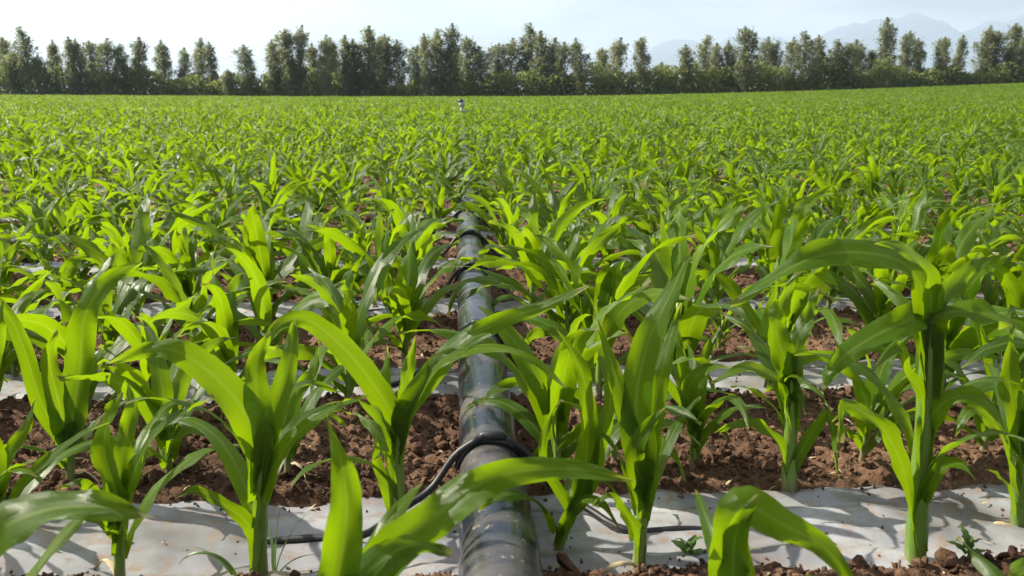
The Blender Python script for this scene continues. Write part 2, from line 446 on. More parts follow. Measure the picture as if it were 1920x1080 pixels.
ridge('mountains', D1, [(-9000, 120), mpt(0, 158), mpt(300, 150), mpt(600, 128), mpt(760, 108), mpt(900, 118), mpt(1080, 102), mpt(1180, 92), mpt(1260, 70), mpt(1340, 78),
       mpt(1420, 62), mpt(1520, 58), mpt(1580, 40), mpt(1660, 44), mpt(1740, 28), mpt(1830, 38), mpt(1920, 20), mpt(2300, 10), (12000, 800)], 2600, 5, 0.35)

# ------------------------------------------------------------------ mulch film strips
for k in range(0, 22):
    c = STRIP0 + k * PITCHY
    half = 2.6 + 0.62 * c
    nx = int(2 * half / (0.02 if k < 4 else 0.05)); nyy = 22 if k < 5 else 9
    X_, Y_ = np.meshgrid(np.linspace(-half, half, nx), c + np.linspace(-0.21, 0.21, nyy))
    Z_ = film_z(X_, Y_, k)
    o = obj('mulch_film', grid_mesh('mulch_film', np.stack([X_, Y_, Z_], -1), M['film']))
    words = ['', 'broad bare strip of pale plastic mulch film with condensation droplets', 'pale plastic mulch film strip, next one past the broad bare strip', 'half hidden plastic mulch film strip, two past the broad bare strip']
    if k in (1, 2, 3): tag(o, words[k], 'plastic film', 'mulch film strips')
    elif k == 0: tag(o, 'plastic mulch film strip on the far side of the broad strip from the poplars', 'plastic film', 'mulch film strips')
    else: tag(o, 'plastic mulch film strip mostly hidden by maize, %s past the broad bare strip' % 'third fourth fifth sixth seventh eighth ninth tenth eleventh twelfth thirteenth fourteenth fifteenth sixteenth seventeenth eighteenth nineteenth twentieth'.split()[k - 4], 'plastic film', 'mulch film strips')

# ------------------------------------------------------------------ irrigation pipe
PR = 0.076
def pipe_c(y):
    return Vector((0.012 * math.sin(y * 0.55 + 1.0) - 0.012 * math.sin(1.9) - 0.006, y, PR + 0.012 + 0.006 * math.sin(y * 2.1) + float(rise(0, y))))
pipe = empty('irrigation_pipe', (0, 0, 0))
tag(pipe, 'thick glossy black irrigation pipe with dried mud lying straight across the rows', 'pipe')
py_ = np.concatenate([np.arange(-1.2, 6, 0.03), np.arange(6, 40, 0.25)])
SID = 40
V, F = [], []
for i, y in enumerate(py_):
    c = pipe_c(y)
    for j in range(SID):
        a = 2 * math.pi * j / SID
        r = PR * (1 + 0.014 * math.sin(y * 5 + 2 * a) + 0.010 * math.sin(y * 23 + a) * math.sin(y * 3.3))
        V.append((c.x + r * math.cos(a), y, c.z + r * math.sin(a)))
for i in range(len(py_) - 1):
    for j in range(SID):
        k = (j + 1) % SID
        F.append((i * SID + j, (i + 1) * SID + j, (i + 1) * SID + k, i * SID + k))
obj('pipe_body', mesh('pipe_body', V, F, M['pipe']), pipe)
def ring(y, r, w, name, mat):
    prof = [(-w, PR * 0.98), (-w, r * 0.985), (-w * 0.8, r), (w * 0.8, r), (w, r * 0.985), (w, PR * 0.98)]
    V, F = [], []
    c = pipe_c(y)
    for (dy, rr) in prof:
        for j in range(SID):
            a = 2 * math.pi * j / SID
            V.append((c.x + rr * math.cos(a), y + dy, c.z + rr * math.sin(a)))
    for i in range(len(prof) - 1):
        for j in range(SID):
            k = (j + 1) % SID
            F.append((i * SID + j, (i + 1) * SID + j, (i + 1) * SID + k, i * SID + k))
    return obj(name, mesh(name, V, F, mat, smooth=False), pipe)
for y in (11.3,): ring(y, PR * 1.10, 0.05, 'coupling', M['dark_plastic'])

# drip tubes: one tee per strip, saddled on the pipe, tubes running down under the film
def drip(k):
    y = STRIP0 + k * PITCHY + 0.15 + random.uniform(-0.02, 0.02)
    c = pipe_c(y)
    t = empty('drip_tube', (c.x, y, 0))
    rn = random.Random(k * 7)
    yc = STRIP0 + k * PITCHY
    def loc(x, yy, z): return Vector((x - c.x, yy - y, z))
    top = c.z + PR
    # clamp band arching over the pipe
    arc = []
    for i in range(13):
        a = math.pi * (0.06 + 0.88 * i / 12)
        arc.append(loc(c.x + (PR + 0.006) * math.cos(a), y + 0.006 * math.sin(i), c.z + (PR + 0.006) * math.sin(a)))
    v, f = tube(arc, [0.007 + 0.002 * math.sin(math.pi * i / 12) for i in range(13)], 8)
    obj('clamp_band', mesh('clamp_band', v, f, M['rubber']), t)
    v, f = tube([loc(c.x - 0.03, y, top + 0.010), loc(c.x - 0.02, y - .002, top + 0.017), loc(c.x + 0.022, y - .004, top + 0.016), loc(c.x + 0.032, y, top + 0.008)], [0.008, 0.0115, 0.0115, 0.008], 10)
    obj('tee_fitting', mesh('tee_fitting', v, f, M['rubber']), t)
    for s in (-1, 1):
        b = rn.uniform(-0.02, 0.02)
        p = [loc(c.x + s * 0.028, y, top + 0.010), loc(c.x + s * (PR + 0.008), y - 0.004, c.z + PR * 0.62),
             loc(c.x + s * 0.14, y - 0.02 + b, 0.060), loc(c.x + s * 0.21, y - 0.07 + b, 0.032), loc(c.x + s * 0.29, yc - 0.01 + b, 0.020),
             loc(c.x + s * 0.42, yc + b, 0.014), loc(c.x + s * 0.60, yc - 0.01, -0.004), loc(c.x + s * 1.0, yc, -0.02)]
        v, f = tube(catmull(p, 26), 0.0085, 8)
        obj('tube', mesh('tube', v, f, M['rubber']), t)
    ords = ['', '', 'next', 'second', 'third', 'fourth', 'fifth']
    if k == 1: tag(t, 'black drip tube clamped over the pipe where mud gives way to broad film', 'drip tube', 'drip tubes on the pipe')
    elif k == 0: tag(t, 'black drip tube clamped over the pipe away from the poplars', 'drip tube', 'drip tubes on the pipe')
    else: tag(t, 'black drip tube clamped over the pipe, %s one past the broad film strip' % ords[k], 'drip tube', 'drip tubes on the pipe')
random.seed(3)
for k in range(0, 6): drip(k)

# far riser valve on the pipe
p0 = on_y(864, 186, 27.0)
rz = float(rise(p0.x, 27.0)); top = p0.z - rz
va = empty('riser_valve', (pipe_c(27).x, 27.0, rz))
tag(va, 'pale riser valve with dark cap poking above the distant maize over the pipe', 'valve')
v, f = tube([(0, 0, 0.06), (0, 0, 0.3), (0, 0, top * 0.78)], 0.035, 12); obj('riser', mesh('riser', v, f, M['white_plastic']), va)
v, f = tube([(0.01, 0, top * 0.70), (0.01, 0, top * 0.73), (0.015, 0, top * 0.86), (0.02, 0, top * 0.9)], [0.06, 0.09, 0.09, 0.06], 14); obj('valve_body', mesh('valve_body', v, f, M['white_plastic']), va)
v, f = tube([(-0.02, 0, top * 0.87), (-0.02, 0, top * 0.90), (-0.02, 0, top * 0.98), (-0.02, 0, top)], [0.06, 0.085, 0.075, 0.04], 12); obj('cap', mesh('cap', v, f, M['dark_plastic']), va)
v, f = tube([(0.0, 0, top * 0.5), (0.1, -0.02, top * 0.52), (0.16, -0.02, top * 0.47)], 0.03, 8); obj('outlet', mesh('outlet', v, f, M['white_plastic']), va)

# ------------------------------------------------------------------ maize
ACROSS = {2: (-1, 0, 1), 4: (-1, -0.5, 0, 0.5, 1), 6: (-1, -0.68, -0.34, 0, 0.34, 0.68, 1)}
def ribbon(cl, W, rn, nhint=None, roll0=0.0, roll1=0.0, across=4, ruffle=0.10, fold=0.35):
    """leaf blade swept along centre line cl -> (verts, faces, uvs)"""
    n = len(cl) - 1
    ks, ph1, ph2 = rn.uniform(9, 15), rn.uniform(0, 6.3), rn.uniform(0, 6.3)
    V, U = [], []
    sp = None
    for i, p in enumerate(cl):
        t = i / n
        T = (cl[min(i + 1, n)] - cl[max(i - 1, 0)]).normalized()
        if nhint is None:
            if sp is None:
                h = Vector((T.x, T.y, 0))
                h = h.normalized() if h.length > 1e-4 else Vector((1, 0, 0))
                sp = Vector((0, 0, 1)).cross(h)
            S = sp
        else:
            S = T.cross(nhint)
            if S.length < 0.15 and sp is not None: S = sp
            S = S.normalized()
            if sp is not None and S.dot(sp) < 0: S = -S
            sp = S
        S = (S - T * S.dot(T)).normalized()
        Nn = S.cross(T).normalized()
        if nhint is None and Nn.z < 0 and i < 2: pass
        a = roll0 + roll1 * t
        S2 = S * math.cos(a) + Nn * math.sin(a); N2 = Nn * math.cos(a) - S * math.sin(a)
        prof = (0.55 + 0.45 * min(1, t / 0.30) ** 0.9) * (max(0.0, 1 - t ** 2.6)) ** 0.75 * (1 - 0.22 * t)
        w = max(0.0012, 0.5 * W * prof)
        fo = fold * (1 - 0.55 * t) + 0.9 * max(0, 1 - t / 0.18)
        jl, jr = 1 + rn.uniform(-.05, .05), 1 + rn.uniform(-.05, .05)
        for v in ACROSS[across]:
            ej = (jl if v < 0 else jr) if abs(v) == 1 else 1.0
            rf = ruffle * W * v * v * (math.sin(ks * t + ph1 + (1.9 if v > 0 else 0) + ph2 * t) + 0.5 * math.sin(2.3 * ks * t + 5 * v + ph2)) * min(1, 3 * t)
            V.append(p + S2 * (v * ej * w * (1 - 0.25 * min(1, fo))) - N2 * (-(abs(v) * w * fo) - rf))
            U.append((0.5 + 0.5 * v, t))
    m = across + 1
    F = [(i * m + j, i * m + j + 1, (i + 1) * m + j + 1, (i + 1) * m + j) for i in range(n) for j in range(across)]
    return V, F, U

def bend_line(base, az, e0, L, droop, power, n, side=0.0):
    """centre line that leaves at elevation e0 and droops"""
    pts = [Vector(base)]
    ds = L / n
    for i in range(n):
        t = (i + 0.5) / n
        e = e0 - droop * t ** power
        a = az + side * t * t
        pts.append(pts[-1] + Vector((math.cos(e) * math.cos(a), math.cos(e) * math.sin(a), math.sin(e))) * ds)
    return pts

def stem_geo(H, r0, lean, sides=8, rings=9):
    pts = [Vector((lean.x * (t ** 1.5), lean.y * (t ** 1.5), -0.05 + (H + 0.05) * t)) for t in [i / rings for i in range(rings + 1)]]
    rad = []
    for i in range(rings + 1):
        t = i / rings
        rad.append(r0 * (1 - 0.42 * t) * (1.0 + (0.10 if i % 2 else -0.04)))
    return tube(pts, rad, sides), pts

def plant_geo(seed, hi=True):
    """one young maize plant in local coordinates: list of (name, verts, faces, uvs)"""
    rn = random.Random(seed)
    parts = []
    s = rn.uniform(0.88, 1.12)
    H = rn.uniform(0.20, 0.27) * s
    lean = Vector((rn.uniform(-.03, .03), rn.uniform(-.03, .03), 0))
    (v, f), cp = stem_geo(H, 0.0115 * s, lean, 8 if hi else 5, 8 if hi else 3)
    parts.append(('stem', v, f, None))
    nl = rn.choice((8, 9, 10, 11))
    plane = rn.uniform(0, math.pi)
    n, ac = (13, 4) if hi else (7, 2)
    for i in range(nl):
        q = i / (nl - 1)
        z = H * (0.14 + 0.74 * q)
        k = min(1, max(0, (z + 0.05) / (H + 0.05)))
        b = Vector((lean.x * k ** 1.5, lean.y * k ** 1.5, z))
        az = plane + math.pi * (i % 2) + rn.uniform(-0.8, 0.8)
        L = (0.22 + 0.27 * math.sin(math.pi * min(1, 0.16 + 0.72 * q))) * s * rn.uniform(0.85, 1.15)
        W = (0.032 + 0.044 * math.sin(math.pi * min(1, 0.12 + 0.62 * q))) * s * rn.uniform(0.9, 1.12)
        e0 = R(44 + 31 * q + rn.uniform(-12, 12))
        droop = R(rn.uniform(62, 120) * (1 - 0.48 * q ** 2))
        if rn.random() < 0.18: droop *= 1.35
        cl = bend_line(b, az, e0, L, droop, rn.uniform(1.2, 1.9), n, rn.uniform(-0.6, 0.6))
        zmin = 0.012
        for pt in cl:
            if pt.z < zmin: pt.z = zmin
        v, f, u = ribbon(cl, W, rn, None, rn.uniform(-.45, .45), rn.uniform(-1.9, 1.9), ac, rn.uniform(.08, .20), rn.uniform(.2, .45))
        parts.append(('leaf', v, f, u))
    return parts
def stem_uv(v): return [(0.2, p[2]) for p in v]
def join_geo(parts):
    V, F, U, mi = [], [], [], []
    for name, v, f, u in parts:
        o = len(V); V += v; U += (u or stem_uv(v)); F += [tuple(i + o for i in q) for q in f]; mi += [1 if name == 'stem' else 0] * len(f)
    me = mesh('maize', V, F, M['leaf'], U); me.materials.append(M['stem'])
    me.polygons.foreach_set('material_index', np.array(mi, np.int32)); return me

# --- posed plants, leaf centre lines read off the photograph (pixels), standing on the ground in their row
def posed(base_px, Y, stem_top, r0, leaves, label, seed, extra=0, low=()):
    rn = random.Random(seed)
    b = on_y(base_px[0], base_px[1], Y); z0 = gz(b.x, Y)
    t = empty('maize_plant', (b.x, Y, z0))
    tag(t, label, 'maize plant', 'maize plants with singled-out leaves')
    org = Vector((b.x, Y, z0))
    top = on_y(stem_top[0], stem_top[1], Y) - org
    rings = 12
    pts = [Vector((top.x * (i / rings) ** 1.3, 0, -0.04 + (top.z + 0.04) * i / rings)) for i in range(rings + 1)]
    rad = [r0 * (1 - 0.45 * i / rings) * (1 + (0.09 if i % 3 == 0 else -0.02)) for i in range(rings + 1)]
    v, f = tube(pts, rad, 10)
    obj('stem', mesh('stem', v, f, M['stem'], stem_uv(v)), t)
    for lf in leaves:
        P, W, toward = lf[0], lf[1], lf[2]
        tilt = R(lf[3]) if len(lf) > 3 else R(52)
        cp = []
        for i, (x, y) in enumerate(P):
            q = i / (len(P) - 1)
            cp.append(on_y(x, y, Y - toward * q - 0.012) - org)
        low_z = max(0.02, cp[0].z - 0.28 * top.z)
        kx = max(0.0, low_z / top.z)
        cp = [Vector((top.x * kx ** 1.3, cp[0].y * 0.5, low_z))] + cp
        cl = catmull(cp, 30)
        for pt in cl:
            if pt.z < 0.008: pt.z = 0.008
        v, f, u = ribbon(cl, W * 1.02, rn, Vector((0, -math.sin(tilt), math.cos(tilt))), rn.uniform(-.15, .15), rn.uniform(-.6, .6), 6, rn.uniform(.08, .16), rn.uniform(.18, .36))
        obj('leaf', mesh('leaf', v, f, M['leaf'], u), t)
    extra += 2
    for i in range(extra):                      # lesser leaves all round, most on the far side
        az = R(90) + rn.uniform(-1.0, 1.0) if i % 2 else rn.uniform(0, 6.28)
        q = (i + 1) / (extra + 1)
        cl = bend_line(Vector((top.x * q, 0.005, top.z * (0.25 + 0.6 * q))), az, R(rn.uniform(50, 76)), rn.uniform(.18, .38), R(rn.uniform(60, 100)), 1.5, 13, rn.uniform(-.5, .5))
        for pt in cl:
            if pt.z < 0.012: pt.z = 0.012
        v, f, u = ribbon(cl, rn.uniform(.03, .052), rn, None, rn.uniform(-.3, .3), rn.uniform(-.8, .8))
        obj('leaf', mesh('leaf', v, f, M['leaf'], u), t)
    az = rn.uniform(0, 6.28)                    # withered lowest leaf
    cl = bend_line((0, 0, 0.03), az, R(40), rn.uniform(.09, .15), R(120), 1.1, 9, rn.uniform(-1, 1))
    for pt in cl:
        if pt.z < 0.006: pt.z = 0.006
    v, f, u = ribbon(cl, 0.016, rn, None, 0, rn.uniform(-1.5, 1.5), 2, .15, .6)
    dl = obj('withered_leaf', mesh('withered_leaf', v, f, M['straw'], u), t); dl['label'] = 'small withered straw-coloured leaf at the stem base'
    return b.x

taken = {}       # row Y -> list of x already occupied
def P_(base, Y, *a, **k):
    x = posed(base, Y, *a, **k); taken.setdefault(round(Y * 100), []).append((x, Y))

P_((482, 1092), 1.60, (494, 810), 0.019, [
    ([(490, 850), (455, 765), (395, 700), (335, 660), (280, 655), (205, 682)], .074, .05),
    ([(496, 835), (482, 740), (482, 672), (508, 622)], .062, .00, 80),
    ([(500, 905), (533, 842), (566, 806), (622, 768), (692, 742)], .038, .05, 40),
    ([(476, 1000), (428, 952), (372, 921), (328, 934)], .036, .06, 35),
    ([(500, 815), (533, 715), (548, 640), (552, 600)], .050, -.06, 75),
    ([(498, 840), (520, 760), (575, 720), (640, 735)], .040, -.10, 40)],
    'tall maize plant with a broad leaf arching over film, grass seedling at its foot', 1, 1)
P_((222, 1098), 1.60, (225, 930), 0.013, [
    ([(222, 940), (197, 850), (203, 790), (228, 735)], .066, .03, 82),
    ([(236, 930), (264, 856), (302, 802), (350, 770), (402, 745)], .042, .05, 40),
    ([(220, 930), (232, 840), (246, 770), (240, 720)], .05, -.06, 75),
    ([(218, 990), (180, 930), (150, 905), (110, 915)], .032, .05, 40)],
    'short maize plant with upright glowing leaf beside the grass-footed tall plant', 2, 2)
P_((-22, 1095), 1.60, (-10, 900), 0.014, [
    ([(-8, 990), (20, 945), (48, 905), (92, 860), (150, 815), (212, 790)], .034, .03, 40),
    ([(-6, 920), (20, 850), (50, 800), (66, 748)], .036, -.03, 60),
    ([(-10, 900), (-30, 780), (-10, 640), (8, 560)], .06, .0, 80)],
    'maize plant reaching a long thin leaf towards the short upright-leaved one', 3, 2)
P_((132, 925), 2.02, (132, 800), 0.013, [
    ([(126, 812), (108, 745), (92, 670), (108, 620)], .066, .05, 80),
    ([(134, 800), (150, 690), (160, 590), (208, 522), (264, 492)], .080, .08, 70),
    ([(140, 800), (160, 720), (190, 660), (214, 640)], .045, -.05, 60),
    ([(124, 830), (80, 760), (40, 640), (0, 570), (-50, 540)], .05, .06, 50)],
    'maize plant on bare soil with one very wide leaf leaning over the others', 4, 2)
P_((540, 918), 2.04, (541, 800), 0.011, [
    ([(541, 810), (560, 740), (588, 690), (600, 640)], .046, -.04, 70),
    ([(540, 830), (515, 770), (520, 700)], .04, -.06, 70),
    ([(543, 840), (580, 790), (620, 780), (650, 800)], .034, -.05, 40)],
    'slim maize plant on bare soil just behind the grass-footed tall plant', 5, 3)
P_((742, 992), 1.84, (748, 770), 0.021, [
    ([(746, 800), (700, 720), (640, 648), (575, 600), (520, 612), (490, 668)], .062, .10),
    ([(756, 780), (800, 712), (862, 645), (940, 602), (1022, 573), (1104, 536)], .058, .12),
    ([(764, 775), (812, 692), (862, 662), (930, 653), (1000, 676), (1062, 728)], .036, .16, 45),
    ([(750, 790), (764, 700), (778, 630)], .050, -.05, 78),
    ([(744, 800), (722, 730), (728, 650)], .050, -.02, 78),
    ([(728, 920), (708, 868), (706, 820)], .036, .03, 70),
    ([(740, 950), (733, 880), (722, 850), (700, 862)], .022, .05, 50)],
    'sturdy maize plant beside the pipe, its two main leaves spreading like wide arms', 6, 1)
P_((1032, 1040), 1.70, (1098, 900), 0.013, [
    ([(1098, 910), (1128, 820), (1146, 740), (1138, 630)], .050, .02, 82),
    ([(1092, 915), (1102, 800), (1092, 700), (1040, 610)], .056, .0, 75),
    ([(1070, 960), (1020, 870), (1028, 790), (1050, 755)], .026, .02, 60),
    ([(1060, 980), (1090, 940), (1130, 945), (1160, 990)], .03, .04, 50)],
    'leaning maize plant with a pale bare stem base on the shaded side of pipe', 7, 1)
P_((1196, 1085), 1.60, (1208, 890), 0.016, [
    ([(1208, 915), (1190, 860), (1208, 808), (1246, 764)], .052, .05, 70),
    ([(1206, 880), (1192, 760), (1216, 640), (1258, 550), (1300, 462)], .076, .0, 80),
    ([(1214, 860), (1236, 720), (1256, 640), (1278, 568)], .046, -.05, 75),
    ([(1200, 900), (1180, 800), (1150, 690), (1120, 600)], .05, -.02, 75),
    ([(1200, 1010), (1165, 950), (1140, 930), (1110, 950)], .03, .06, 40)],
    'tall maize plant with one long blade slanting steeply upward, next to leaning pale-stemmed plant', 8, 2)
P_((1478, 958), 1.94, (1482, 660), 0.021, [
    ([(1474, 730), (1424, 696), (1384, 694), (1334, 718)], .056, .12, 35),
    ([(1478, 705), (1520, 722), (1562, 768)], .056, .14, 45),
    ([(1472, 850), (1432, 802), (1384, 795), (1338, 812)], .038, .10, 40),
    ([(1476, 690), (1456, 620), (1470, 560), (1500, 505)], .064, .0, 80),
    ([(1486, 680), (1510, 600), (1536, 540)], .056, -.06, 75),
    ([(1486, 760), (1500, 740), (1510, 780)], .03, .04, 60),
    ([(1486, 880), (1530, 800), (1556, 780), (1572, 900)], .036, .06, 50)],
    'thick-stemmed maize plant with drooping side leaves at the film edge near speckled patch', 9, 2)
P_((1714, 1080), 1.60, (1742, 600), 0.023, [
    ([(1740, 600), (1682, 610), (1606, 650), (1562, 690), (1544, 732)], .066, .06),
    ([(1746, 605), (1830, 586), (1900, 608), (1960, 660)], .066, .08, 45),
    ([(1738, 800), (1790, 745), (1856, 760), (1888, 832)], .05, .08, 40),
    ([(1700, 905), (1672, 830), (1632, 782), (1580, 762), (1574, 830)], .052, .08, 45),
    ([(1740, 600), (1708, 505), (1625, 474), (1530, 482), (1440, 526), (1368, 572)], .078, .0, 60),
    ([(1746, 595), (1738, 520), (1700, 470), (1640, 458)], .066, .10, 60),
    ([(1750, 600), (1800, 520), (1862, 478)], .060, -.06, 70),
    ([(1736, 760), (1700, 700), (1690, 650), (1640, 690)], .04, .08, 50),
    ([(1722, 960), (1760, 880), (1800, 870), (1830, 900)], .034, .08, 40)],
    'largest maize plant, thick upright stem with heavy arching leaves and leafy tillers below', 10, 2)
P_((1908, 1030), 1.74, (1902, 760), 0.017, [
    ([(1902, 780), (1890, 690), (1902, 600)], .06, .0, 78),
    ([(1900, 880), (1868, 800), (1820, 770), (1790, 820)], .05, .08, 45),
    ([(1906, 800), (1940, 700), (1990, 660)], .05, .0, 60),
    ([(1904, 960), (1880, 900), (1850, 880)], .03, .06, 40)],
    'maize plant on the film beside the largest plant, dark leaf hanging between them', 11, 2)
P_((1300, 908), 2.04, (1302, 770), 0.013, [
    ([(1300, 790), (1290, 730), (1326, 690), (1372, 690)], .05, .04, 60),
    ([(1298, 800), (1262, 730), (1226, 700), (1190, 730)], .044, .08, 45),
    ([(1304, 780), (1320, 680), (1350, 610)], .05, -.06, 75),
    ([(1298, 780), (1280, 690), (1270, 610)], .05, -.04, 75),
    ([(1306, 840), (1340, 800), (1372, 830)], .03, .06, 40)],
    'bushy maize plant on bare soil between the steep-bladed and thick-stemmed plants', 12, 2)
# plants of the next row towards the camera: only their upper leaves reach into the picture
P_((600, 1500), 0.95, (610, 1190), 0.016, [
    ([(606, 1210), (645, 1020), (646, 900), (613, 776)], .058, .03, 80),
    ([(618, 1200), (720, 1045), (808, 975), (885, 915), (968, 885), (1085, 880), (1188, 902)], .060, -.02, 58),
    ([(615, 1190), (690, 1075), (770, 1022), (846, 1040)], .052, .05, 50),
    ([(600, 1230), (520, 1160), (440, 1180), (380, 1260)], .05, .0, 45),
    ([(612, 1190), (625, 1130), (680, 1100), (760, 1140)], .05, .06, 60)],
    'maize plant with one straight pointed blade and one long leaf reaching across the pipe', 13, 2)
P_((-120, 1500), 0.95, (-90, 1180), 0.016, [
    ([(-90, 1190), (-20, 1020), (70, 962), (180, 950), (284, 968)], .068, .06, 50),
    ([(-90, 1190), (-110, 1050), (-170, 960)], .055, .0, 70),
    ([(-88, 1190), (-40, 1120), (30, 1110), (90, 1160)], .05, .03, 50)],
    'maize plant whose broad dark leaf hangs level over the broad bare film', 14, 2)
P_((1410, 1500), 0.95, (1392, 1180), 0.016, [
    ([(1392, 1190), (1362, 1040), (1392, 950), (1470, 985), (1550, 1030), (1612, 1110)], .060, .04, 62),
    ([(1390, 1200), (1375, 1110), (1380, 1000), (1420, 930)], .055, .03, 80),
    ([(1396, 1200), (1440, 1120), (1520, 1130), (1580, 1220)], .045, .05, 45),
    ([(1388, 1200), (1330, 1140), (1260, 1200)], .045, .0, 45)],
    'maize plant with a leaf folded sharply over at its highest point, near film speckles', 15, 2)
P_((1960, 1500), 0.95, (1975, 1200), 0.015, [
    ([(1975, 1210), (1960, 1120), (1930, 1065), (1890, 1080)], .05, .03, 55),
    ([(1975, 1210), (2020, 1080), (2080, 1030)], .05, .0, 60),
    ([(1975, 1210), (1990, 1050), (1985, 960)], .05, -.04, 75)],
    'low maize plant beside the fold-leaved one, further out from the pipe', 16, 2)

# --- ordinary plants: hand out positions row by row
rng = random.Random(11)
spots = []
for k in range(0, NSTRIP):
    for row in (0, 1):
        Yr = STRIP0 + k * PITCHY + (0.20 if row else -0.19)
        if Yr < 1.3: continue
        half = 2.2 + 0.66 * Yr
        sp = 0.265
        x = -half + rng.random() * sp
        while x < half:
            X = x + rng.uniform(-.05, .05); Y = Yr + rng.uniform(-.05, .05)
            x += sp
            if rng.random() < 0.04: continue
            if abs(X) < (0.17 if Y < 5.4 else 0.09) and Y < 26: continue
            if Y < 2.15:
                if any(abs(X - tx) < 0.17 for (tx, ty) in [q for v_ in taken.values() for q in v_] if abs(ty - Y) < 0.3): continue
                pr = project((X, Y, 0))
                if pr and -60 < pr[0] < 1980: continue       # the posed plants own this stretch of the first strip
            sc = rng.uniform(0.84, 1.14) * (1 + 0.10 * math.sin(X * 0.9 + Y * 0.35) * math.cos(Y * 0.21))
            sc *= float(np.interp(Y, (2.0, 3.2, 4.6, 8, 20, 130), (0.95, 0.87, 0.76, 0.71, 0.72, 0.78)))
            if rng.random() < 0.07: sc *= 0.7
            spots.append((X, Y, k, row, rng.uniform(0, 6.283), sc))
SMALL = [(318, 2.06, .72, 'small maize plant on bare soil between the very wide-leaved and slim plants'),
         (1048, 2.02, .86, 'maize plant on bare soil next to the pipe, shaded by it'),
         (1150, 2.08, .80, 'maize plant on bare soil behind the steep-bladed plant'),
         (1610, 2.05, .84, 'maize plant on bare soil between the thick-stemmed and largest plants'),
         (1835, 2.06, .80, 'maize plant on bare soil behind the largest plant')]
def inframe(s):
    a = project((s[0], s[1], 0.0)); b_ = project((s[0], s[1], 0.5))
    return a and b_ and -110 < a[0] < 2030 and b_[1] < 1080
vis = sorted([s for s in spots if inframe(s)], key=lambda s: s[1])[:279]
vset = set(id(s) for s in vis)
rest = [s for s in spots if id(s) not in vset]

NV = 26
proto = []
for i in range(NV):
    L = []
    for nm, v, f, u in plant_geo(100 + i, True):
        L.append((nm, mesh(nm, v, f, M['stem'] if nm == 'stem' else M['leaf'], u or stem_uv(v))))
    proto.append(L)
NUM = 'first second third fourth fifth sixth seventh eighth ninth tenth eleventh twelfth thirteenth fourteenth fifteenth sixteenth seventeenth eighteenth nineteenth twentieth'.split()
def nth(i): return NUM[i] if i < len(NUM) else '%dth' % (i + 1)
rank = {}
for s in sorted(vis, key=lambda q: abs(q[0])):
    rank.setdefault((s[2], s[3], s[0] < 0), []).append(id(s))
for s in vis:
    X, Y, k, row, rz_, sc = s
    t = empty('maize_plant', (X, Y, gz(X, Y)), rz_); t.scale = (sc, sc, sc)
    n_ = rank[(k, row, X < 0)].index(id(s))
    tag(t, '%s maize plant from pipe, %s, in %s row of %s' % (nth(n_), 'sunward' if X < 0 else 'shadeward', 'poplar-side' if row else 'bare-soil-side',
        'the broad film strip' if k == 1 else '%s film strip past broad one' % nth(k - 2)),
        'maize plant', 'maize plants in rows along the film strips')
    for nm, me in proto[rng.randrange(NV)]:
        obj(nm, me, t)

for (px, Y, sc, lb) in SMALL:
    X = on_y(px, 905, Y).x
    t = empty('maize_plant', (X, Y, gz(X, Y)), rng.uniform(0, 6.28)); t.scale = (sc, sc, sc)
    tag(t, lb, 'maize plant', 'maize plants in rows along the film strips')
    for nm, me in proto[rng.randrange(NV)]:
        obj(nm, me, t)

# --- everything farther off: one object of instances
def instancer(name, pts, rots, scl, idx, meshes):
    pc = bpy.data.collections.new(name + '_kinds')
    for i, me in enumerate(meshes):
        pc.objects.link(bpy.data.objects.new('%s_kind_%03d' % (name, i), me))
    me = bpy.data.meshes.new(name)
    n_ = len(pts)
    me.vertices.add(n_); me.vertices.foreach_set('co', np.asarray(pts, np.float32).ravel())
    a = me.attributes.new('rot', 'FLOAT_VECTOR', 'POINT'); a.data.foreach_set('vector', np.asarray(rots, np.float32).ravel())
    a = me.attributes.new('scl', 'FLOAT_VECTOR', 'POINT'); a.data.foreach_set('vector', np.asarray(scl, np.float32).ravel())
    a = me.attributes.new('kid', 'INT', 'POINT'); a.data.foreach_set('value', np.asarray(idx, np.int32))
    o = obj(name, me)
    ng = bpy.data.node_groups.new(name, 'GeometryNodeTree')
    ng.interface.new_socket('Geometry', in_out='INPUT', socket_type='NodeSocketGeometry')
    ng.interface.new_socket('Geometry', in_out='OUTPUT', socket_type='NodeSocketGeometry')
    nn_, ll = ng.nodes, ng.links
    gi, go = nn_.new('NodeGroupInput'), nn_.new('NodeGroupOutput')
    ci = nn_.new('GeometryNodeCollectionInfo'); ci.inputs['Collection'].default_value = pc
    ci.inputs['Separate Children'].default_value = True; ci.inputs['Reset Children'].default_value = True
    ip = nn_.new('GeometryNodeInstanceOnPoints'); ip.inputs['Pick Instance'].default_value = True
    def attr(nm, dt):
        a_ = nn_.new('GeometryNodeInputNamedAttribute'); a_.data_type = dt; a_.inputs['Name'].default_value = nm
        return [s_ for s_ in a_.outputs if s_.enabled][0]
    e2r = nn_.new('FunctionNodeEulerToRotation'); ll.new(attr('rot', 'FLOAT_VECTOR'), e2r.inputs[0])
    ll.new(gi.outputs[0], ip.inputs['Points']); ll.new(ci.outputs[0], ip.inputs['Instance'])
    ll.new(attr('kid', 'INT'), ip.inputs['Instance Index']); ll.new(e2r.outputs[0], ip.inputs['Rotation'])
    ll.new(attr('scl', 'FLOAT_VECTOR'), ip.inputs['Scale']); ll.new(ip.outputs[0], go.inputs[0])
    md = o.modifiers.new('instances', 'NODES'); md.node_group = ng
    return o
NL = 14
lowm = [join_geo(plant_geo(300 + i, False)) for i in range(NL)]
rx = np.array([s[0] for s in rest]); ry = np.array([s[1] for s in rest])
rz_ = ground_z(rx, ry)
